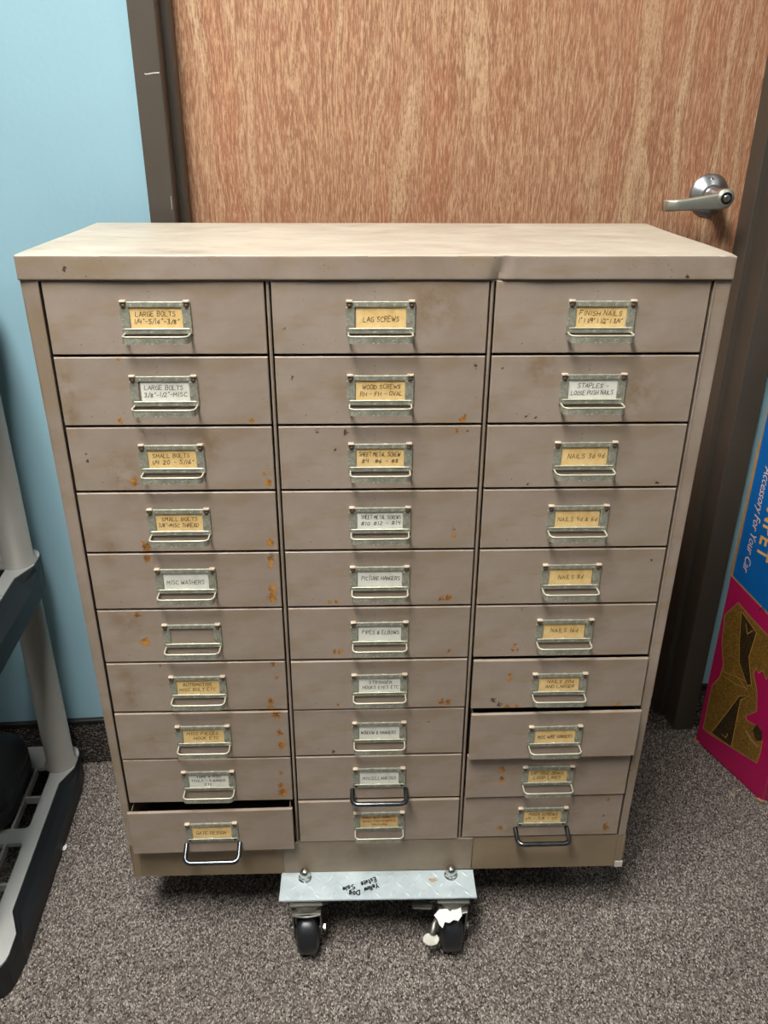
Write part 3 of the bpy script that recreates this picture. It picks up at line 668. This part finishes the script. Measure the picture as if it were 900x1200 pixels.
for x, y in ((-.1120, -.0112), (.1088, -.0125)):
    m = MB(); hexp = [(.0096 * math.cos(PI / 3 * k + .3), .0096 * math.sin(PI / 3 * k + .3)) for k in range(6)]
    m.lathe([(.0100, 0), (.0100, .0012), (.005, .0013)], 20).prism(hexp, .0012, .0068, 0, None, .0006)
    m.lathe([(.0080, .0066), (.0078, .012), (.0066, .0156), (.0040, .0178), (0, .0186)], 20)
    m.obj('acorn_nut', [CHROME], dol, (x, y, .1180))
def caster(x, y, brake=False, yaw=0):
    c = MB(); R_ = .0375; za = .0375
    c.box(-.024, .024, -.020, .028, .1062, .1098, .0006).lathe([(.0205, .0935), (.0225, .0985), (.0215, .1030), (.0180, .1065)], 28)
    # horseshoe fork: crown plate and two legs to the axle
    c.box(-.0215, .0215, -.022, .020, .0905, .0935, .0012)
    for s in (-1, 1):
        P = [(-.021, .093), (.018, .093), (.008, za - .006), (-.002, za - .009), (-.010, za - .004)]
        M_ = T(s * .0205 - .00125, 0, 0) @ Matrix(((0, 0, 1, 0), (1, 0, 0, 0), (0, 1, 0, 0), (0, 0, 0, 1)))
        c.prism(P, 0, .0025, 0, M_, .0004)
    # rolled, arched front lip of the crown
    c.tube([(-.0215 + .043 * k / 10, -.0225, .0925 - .0045 * math.sin(PI * k / 10)) for k in range(11)], .0015, 8)
    root = c.obj('caster', [ZINC], dol, (x, y, 0), (0, 0, yaw))
    My = T(0, 0, za) @ Ry(PI / 2)
    hwid = .0160
    MB().lathe([(.010, -hwid - .001), (.0250, -hwid - .001), (.0285, -hwid + .001), (.0335, -hwid + .0015), (.0362, -hwid + .004), (.0373, -hwid + .009), (R_, 0), (.0373, hwid - .009), (.0362, hwid - .004), (.0335, hwid - .0015), (.0285, hwid - .001), (.0250, hwid + .001), (.010, hwid + .001)], 48, 0, My).obj('wheel', [RUBBER], root)
    b = MB().lathe([(.0038, -.026), (.0038, .026)], 16, 0, My)
    hexp = [(.0062 * math.cos(PI / 3 * k), .0062 * math.sin(PI / 3 * k)) for k in range(6)]
    b.prism(hexp, .0232, .0272, 0, My, .0005).lathe([(.0064, -.0232), (.0060, -.0270), (.0040, -.0290), (0, -.0295)], 16, 0, My)
    b.obj('axle_bolt', [CHROME], root)
    if brake:
        m = MB().tube([(-.0230, -.008, .058), (-.027, -.017, .059), (-.030, -.024, .048)], [.0040, .0048, .0056], 10)
        pp = [(.0125 * math.cos(a), .0088 * math.sin(a)) for a in [2 * PI * k / 20 for k in range(20)]]
        M_ = T(-.0320, -.028, .040) @ Rx(.6)
        m.prism(pp, -.0012, .0012, 0, M_, .0005)
        for k in range(-3, 4): m.box(k * .003 - .0006, k * .003 + .0006, -.0058, .0058, .001, .0019, 0, 0, M_)
        m.obj('brake_pedal', [ZINC], root)
        m2 = MB().prism([(-.016, -.009), (.012, -.010), (.015, .004), (-.010, .010), (-.018, .004)], -.001, .001, 0, T(-.044, -.006, .088) @ Rx(-.2), .0004)
        m2.tube([(-.034, -.002, .087), (-.022, .004, .089)], .003, 8).obj('release_pedal', [ZINC], root)
        lab = [(-.026, .004), (-.018, .012), (-.006, .013), (-.002, .009), (.002, .0125), (.014, .016), (.0155, .004), (.010, -.003), (.003, -.002), (-.003, -.006), (-.010, -.005), (-.0135, -.013), (-.018, -.009), (-.021, -.002)]
        M_ = T(-.003, -.0300, .0885) @ Rx(.75)
        m3 = MB().prism(lab, 0, .0007, 0, M_).obj('torn_label', [PAPER], root); m3['label'] = 'torn white paper stuck on the caster'
    return root
caster(-.1090, -.033, False, .02); caster(.1100, -.034, True, -.04)
caster(-.1090, .255, False, .5); caster(.1100, .255, False, -.3)

# ------------------------------------------------------------------ grey plastic shelving on the left
sh = empty('plastic_shelving_unit', (-1.0, .15, 0))
tag(sh, 'grey plastic shelving unit with black shelf skirts left of the cabinet', 'shelf')
SX0, SX1, SY0, SY1 = -1.44, -.536, -.085, .402
def outline(x0, x1, y0, y1, mid, bulge=.075, r=.03):
    # right and left edges drawn in between the corner sockets
    P = arc(x1 - r, y1 - r, r, 90, 0, 5)[0:]
    P += [(x1, y1 - bulge + .012), (x1 - mid, y1 - bulge - .028), (x1 - mid, y0 + bulge + .028), (x1, y0 + bulge - .012)]
    P += arc(x1 - r, y0 + r, r, 0, -90, 5)
    P += arc(x0 + r, y0 + r, r, 270, 180, 5)
    P += [(x0, y0 + bulge), (x0 + mid, y0 + bulge + .04), (x0 + mid, y1 - bulge - .04), (x0, y1 - bulge)]
    P += arc(x0 + r, y1 - r, r, 180, 90, 5)
    return P
def rounded(x0, x1, y0, y1, r):
    return arc(x1 - r, y1 - r, r, 90, 0, 6) + arc(x1 - r, y0 + r, r, 0, -90, 6) + arc(x0 + r, y0 + r, r, 270, 180, 6) + arc(x0 + r, y1 - r, r, 180, 90, 6)
def tier(ztop, name_lab):
    # top: a frame ring plus lattice bars that leave real holes
    o = outline(SX0 + .006, SX1 - .006, SY0 + .006, SY1 - .006, .018)
    bm = bmesh.new()
    vs = [bm.verts.new((x, y, 0)) for x, y in o]; es = [bm.edges.new((vs[i], vs[(i + 1) % len(vs)])) for i in range(len(vs))]
    holes = []
    hx1 = -.583; wcol = .115; ny = 4; ys = [.338, .192, .158, .012]
    y_blocks = [(.190, .337), (-.005, .158)]
    k = hx1
    while k - wcol > SX0 + .05:
        for a, b in y_blocks: holes.append((k - wcol, k, a, b))
        k -= wcol + .035
    for x0, x1, a, b in holes:
        r = arc(x1 - .006, b - .006, .006, 0, 90, 2) + arc(x0 + .006, b - .006, .006, 90, 180, 2) + arc(x0 + .006, a + .006, .006, 180, 270, 2) + arc(x1 - .006, a + .006, .006, 270, 360, 2)
        hv = [bm.verts.new((x, y, 0)) for x, y in r]; es += [bm.edges.new((hv[i], hv[(i + 1) % len(hv)])) for i in range(len(hv))]
    bmesh.ops.triangle_fill(bm, use_beauty=True, use_dissolve=False, edges=es)
    r = bmesh.ops.extrude_face_region(bm, geom=bm.faces[:])
    for v in [g for g in r['geom'] if isinstance(g, bmesh.types.BMVert)]: v.co.z = -.008
    bmesh.ops.recalc_face_normals(bm, faces=bm.faces[:])
    t_ = MB().bm(bm).obj('shelf_top', [GREYP], sh, (-sh.location.x, -sh.location.y, ztop))
    # lattice bars in the holes
    b = MB()
    for x0, x1, a, c in holes:
        n1 = 4
        for q in range(1, n1): xx = x1 + (x0 - x1) * q / n1; b.box(xx - .0022, xx + .0022, a - .001, c + .001, -.016, -.0006, .0004)
        yy = a + (c - a) * .5; b.box(x0 - .001, x1 + .001, yy - .0022, yy + .0022, -.0155, -.001, .0004)
    b.obj('lattice_bars', [GREYP], t_)
    # raised lip along the outline is the skirt: black, slightly flared
    sk = MB(); po = rounded(SX0, SX1, SY0, SY1, .05); n = len(po)
    inn = outline(SX0 + .005, SX1 - .005, SY0 + .005, SY1 - .005, .018)
    top = outline(SX0 + .005, SX1 - .005, SY0 + .005, SY1 - .005, .018)
    # wall of the skirt
    def offs(P, d_):
        cx = sum(p[0] for p in P) / len(P); cy = sum(p[1] for p in P) / len(P)
        return [(p[0] + math.copysign(d_, cx - p[0]), p[1] + math.copysign(d_, cy - p[1])) for p in P]
    N_ = len(top); bot = [(min(max(p[0], SX0 + .001), SX1 - .001), p[1]) for p in top]
    # bottom outline: mid part flares back out to the socket line
    bot = [((SX1 if p[0] > (SX0 + SX1) / 2 else SX0) if abs(p[0] - (SX1 if p[0] > (SX0 + SX1) / 2 else SX0)) < .03 and SY0 + .04 < p[1] < SY1 - .04 else p[0], p[1]) for p in top]
    H_ = .058
    mid_ = [((a[0] * .55 + b_[0] * .45), a[1]) for a, b_ in zip(top, bot)]
    rings = [(top, -.0015), (mid_, -.012), (bot, -.022), (bot, -H_)]
    vs = []; 
    for P, z in rings: vs += [(x, y, z) for x, y in P]
    ti = offs(top, .003); bi = offs(bot, .003)
    vs += [(x, y, -H_) for x, y in bi] + [(x, y, -.010) for x, y in ti]
    fs = []
    for q in range(5):
        for i in range(N_): fs.append((q * N_ + i, q * N_ + (i + 1) % N_, (q + 1) * N_ + (i + 1) % N_, (q + 1) * N_ + i))
    sk.add(vs, fs)
    s2 = sk.obj('skirt', [BLACKP], sh, (-sh.location.x, -sh.location.y, ztop)); s2['label'] = 'black shelf skirt'
TIERS = [.060, .490, .920]
for z in TIERS: tier(z, '')
for px_, py_ in ((-.5705, .350), (-.598, -.034), (-1.405, .350), (-1.380, -.034)):
    if True:
        for a, b in zip(TIERS, TIERS[1:]):
            bt = b - .008 if True else b
            MB().lathe([(.0300, a), (.0285, a + .003), (.0250, a + .004), (.0235, bt - .05), (.0230, bt)], 32, 0).obj('post', [POSTP], sh, (px_ - sh.location.x, py_ - sh.location.y, 0))
# black moulded case resting on the lowest shelf
cs = MB(); P = rounded(-1.02, -.612, .165, .345, .045)
def loft(mb, levels, mi=0):
    n = len(levels[0][0]); vs = []
    for P_, z in levels: vs += [(x, y, z) for x, y in P_]
    fs = [tuple(range(n))]
    for q in range(len(levels) - 1):
        for i in range(n): fs.append((q * n + i, (q + 1) * n + i, (q + 1) * n + (i + 1) % n, q * n + (i + 1) % n))
    fs.append(tuple(range((len(levels) - 1) * n, len(levels) * n))[::-1]); mb.add(vs, fs, mi, True)
loft(cs, [(rounded(-1.02 + i, -.612 - i, .165 + i, .362 - i, .05 - i * .4), z) for i, z in ((.006, .0605), (.0, .066), (0, .10), (.002, .1005), (.002, .104), (0, .1045), (0, .118), (.004, .130), (.014, .138), (.03, .141))])
case = cs.obj('carrying_case', [CASEM]); tag(case, 'black moulded case lying on the lowest shelf of the grey shelving', 'case')
MB().tube([(-.88, .165, .085), (-.88, .140, .086), (-.86, .132, .087), (-.78, .132, .087), (-.76, .140, .086), (-.76, .165, .085)], .007, 10).obj('handle', [CASEM], case)
for k in range(3): MB().box(-.72 + k * .035, -.70 + k * .035, .161, .168, .088, .12, .001).obj('latch', [CASEM], case)

# unseen dark totes, added to darken the wall behind the shelving
TOTE = simple('shade_tote_plastic', rgb(46, 50, 54), .5, var=.1)
def tote(z, h, x1, label):
    m = MB(); loft(m, [(rounded(-1.36 + i, x1 - i, -.02 + i, .34 - i, .03), zz) for i, zz in ((.02, z + .0005), (.002, z + h - .03), (0, z + h - .03), (0, z + h - .012))])
    t_ = m.obj('added_shade_tote', [TOTE]); tag(t_, label, 'tote', 'added totes shading the wall')
    loft_ = MB(); loft(loft_, [(rounded(-1.366, x1 + .006, -.026, .346, .034), z + h - .0118), (rounded(-1.366, x1 + .006, -.026, .346, .034), z + h - .002), (rounded(-1.35, x1 - .01, -.01, .33, .03), z + h + .004)])
    loft_.obj('lid', [TOTE], t_)
tote(.490, .30, -.665, 'unseen charcoal tote added on the middle shelving tier to darken the wall')
tote(.920, .30, -.640, 'unseen charcoal tote added on the top shelving tier to darken the wall')

# ------------------------------------------------------------------ printed box at the right
BX = Vector((.6884, .3684, 0)); U_ = Vector((.2824, -.9593, 0)).normalized(); Nn_ = Vector((U_.y, -U_.x, 0))   # outward normal of the printed face
ang = math.atan2(U_.y, U_.x)
box = empty('printed_carton', tuple(BX), ang)       # local x runs along the face, local -y is outward
tag(box, 'tall worn magenta and blue cardboard carton leaning by the door frame', 'box')
BL, BD, BH = .182, .135, .86
# local frame: outward normal is -y when x=U  ->  check orientation
def face_poly(mb, pts, y, mi, th=.0004):
    mb.add([(u / 1000, y, v / 1000) for u, v in pts], [tuple(range(len(pts)))], mi)
b = MB()
b.box(.0004, BL - .0004, .0004, BD, .001, BH, .0015)
b.obj('carton_body', [CARDB], box)
pr_ = MB()
def clip_face():  # magenta lower sheet with a slanted upper edge, blue sheet above it
    pr_.prism([(.0012, .004), (BL - .001, .0015), (BL - .001, .344), (.0012, .394)], -.0006, .0003, 0, Matrix(((1, 0, 0, 0), (0, 0, 1, 0), (0, 1, 0, 0), (0, 0, 0, 1))))
    pr_.prism([(.0050, .3945), (BL - .001, .3445), (BL - .001, BH - .002), (.0050, BH - .002)], -.0006, .0003, 1, Matrix(((1, 0, 0, 0), (0, 0, 1, 0), (0, 1, 0, 0), (0, 0, 0, 1))))
    # the same print wraps round the near edge
    pr_.box(BL - .0006, BL + .0003, .0006, BD - .001, .002, .344, 0, 0).box(BL - .0006, BL + .0003, .0006, BD - .001, .344, BH - .002, 0, 1)
clip_face()
pr_.obj('printed_wrap', [PINK, BLUE], box)
art = MB(); Y0 = -.0008
gold = [(32, 348), (9, 309), (17, 248), (31, 209), (29, 179), (15, 148), (16, 46), (30, 46), (148, 71), (150, 95), (148, 120), (138, 140), (108, 134), (99, 142), (121, 171), (112, 207), (95, 238), (99, 257), (108, 250), (116, 262), (126, 250), (132, 266), (146, 258), (160, 270), (150, 300), (108, 325), (60, 338)]
def expand(P, d):
    n = len(P); out = []
    area = sum(P[i][0] * P[(i + 1) % n][1] - P[(i + 1) % n][0] * P[i][1] for i in range(n)); sgn = 1 if area > 0 else -1
    for i in range(n):
        a, c, b_ = Vector(P[i - 1]), Vector(P[i]), Vector(P[(i + 1) % n])
        d1 = (c - a).normalized(); d2 = (b_ - c).normalized(); n1 = Vector((d1.y, -d1.x)) * sgn; n2 = Vector((d2.y, -d2.x)) * sgn
        m_ = (n1 + n2); m_ = m_.normalized() if m_.length > 1e-4 else n1
        out.append(tuple(c + m_ * d / max(.5, m_.dot(n1))))
    return out
def flat(mb, P, y, mi):
    bm = bmesh.new(); vs = [bm.verts.new((u / 1000, y, v / 1000)) for u, v in P]; es = [bm.edges.new((vs[i], vs[(i + 1) % len(vs)])) for i in range(len(vs))]
    bmesh.ops.triangle_fill(bm, use_beauty=True, edges=es); mb.bm(bm, mi)
flat(art, expand(gold, 3.4), Y0, 1); flat(art, expand(gold, 2.0), Y0 - .0001, 2); flat(art, expand(gold, .6), Y0 - .0002, 1); flat(art, gold, Y0 - .0003, 0)
t1 = [(43, 338), (84, 318), (80, 262), (99, 214), (92, 206), (64, 238), (54, 275)]; t2 = [(101, 188), (84, 168), (88, 57), (36, 50), (62, 120), (80, 172)]
for P in (t1, t2): flat(art, expand(P, 1.4), Y0 - .0004, 1); flat(art, P, Y0 - .0005, 2)
def line(mb, pts, wd, y, mi):
    for (a, c), (e, f) in zip(pts, pts[1:]):
        d = Vector((e - a, f - c)).normalized(); n = Vector((-d.y, d.x)) * wd / 2
        mb.add([((a - n.x) / 1000, y, (c - n.y) / 1000), ((e - n.x) / 1000, y, (f - n.y) / 1000), ((e + n.x) / 1000, y, (f + n.y) / 1000), ((a + n.x) / 1000, y, (c + n.y) / 1000)], [(0, 1, 2, 3)], mi)
line(art, [(58, 322), (66, 304), (76, 318)], 1.6, Y0 - .0006, 1); line(art, [(60, 66), (72, 66), (74, 78)], 1.6, Y0 - .0006, 1)
for q in ([(30, 196), (60, 205), (88, 212)], [(36, 188), (64, 190), (92, 200)], [(52, 214), (74, 204), (96, 196)]): line(art, q, 1.2, Y0 - .0006, 1)
line(art, [(1, 394), (181, 344)], 3.0, Y0, 1)
line(art, [(78, 362), (84, 372), (92, 366)], 2.5, Y0, 2)
flat(art, [(126, 128), (132, 146), (146, 140), (150, 122), (138, 112)], Y0 - .0004, 2); line(art, [(112, 116), (128, 106), (146, 104)], 5, Y0 - .0006, 3)
art.obj('printed_artwork', [GOLD, GLINE, DARKG, CARDB], box)
def text_mesh(body, size, mats, name, M_, shear=0, bold=0, spacing=1.0):
    cu = bpy.data.curves.new(name, 'FONT'); cu.body = body; cu.size = size; cu.shear = shear; cu.offset = bold; cu.space_character = spacing; cu.extrude = .0001; cu.resolution_u = 2
    to = bpy.data.objects.new(name, cu); C.objects.link(to); dg = bpy.context.evaluated_depsgraph_get()
    me = bpy.data.meshes.new_from_object(to.evaluated_get(dg)); bpy.data.objects.remove(to); me.transform(M_)
    me.materials.clear(); me.materials.append(mats); o = bpy.data.objects.new(name, me); C.objects.link(o); o.parent = box; return o
# letters read downwards: text x -> -z, text y -> +u
B_ = lambda u, v: Matrix(((0, 1, 0, u / 1000), (0, 0, -1, -.0009), (-1, 0, 0, v / 1000), (0, 0, 0, 1)))
text_mesh('TRUMPET', .038, ORANGEL, 'large_lettering', B_(47, 634), 0, .0007, 1.12)
text_mesh('Accessory For Your Car', .0215, CREAM, 'script_lettering', B_(24, 622), .35, -.0001, .95)
MB().box(-.0022, .0024, -.0003, .006, .385, .66, .0008).obj('torn_edge', [CARDB], box)
cr = MB().prism([(-.006, -.004), (.006, -.006), (.010, .002), (.001, .006), (-.005, .004)], .0022, .0052, 0, T(.003, .0, 0) , .0006)
cr.obj('frayed_corner', [CARDB], box)
MB().prism([(-.008, -.006), (.004, -.004), (.006, .004), (-.004, .006)], .0015, .0045, 0, T(BL - .002, -.001, 0), .0006).obj('frayed_corner', [CARDB], box)

# ------------------------------------------------------------------ scraps on the carpet
m = MB().prism([(-.003, -.005), (.002, -.004), (.004, .001), (.002, .006), (-.001, .003), (-.003, .001)], 0, .0015, 0, Rx(.35))
tag(m.obj('paper_scrap', [PAPER], None, (-.5335, .195, .0030)), 'tiny white paper scrap on the carpet beside the shelf skirt', 'scrap')
m = MB().lathe([(.001, 0), (.0045, .001), (.0050, .0025), (.0036, .0042), (0, .0048)], 10)
cr = m.obj('crumb', [simple('tan_crumb', rgb(168, 148, 116), .8)], None, (.6919, .2153, .0002)); cr.scale = (1.2, .8, .8)
tag(cr, 'small tan crumb on the carpet in front of the magenta carton', 'debris')

# ------------------------------------------------------------------ ceiling lamps
for x, y, sx, sy, e in PANELS:
    L = empty('ceiling_light', (x, y, CEIL))
    f = MB(); a, b2 = sx / 2 + .02, sy / 2 + .02
    f.box(-a, a, -b2, -b2 + .02, -.02, 0).box(-a, a, b2 - .02, b2, -.02, 0).box(-a, -a + .02, -b2, b2, -.02, 0).box(a - .02, a, -b2, b2, -.02, 0)
    f.obj('frame', OFFW, L)
    t = NT('lamp_diffuser'); t.b.inputs['Emission Color'].default_value = (1, .985, .945, 1); t.b.inputs['Emission Strength'].default_value = e
    MB().box(-sx / 2, sx / 2, -sy / 2, sy / 2, -.014, -.008).obj('diffuser', t.m, L)
    where = ('left of' if x < 0 else 'right of', 'near the door' if y > -2 else 'at the far end behind the camera')
    tag(L, 'white recessed ceiling light panel %s the cabinet, %s' % where, 'lamp', 'ceiling light panels')
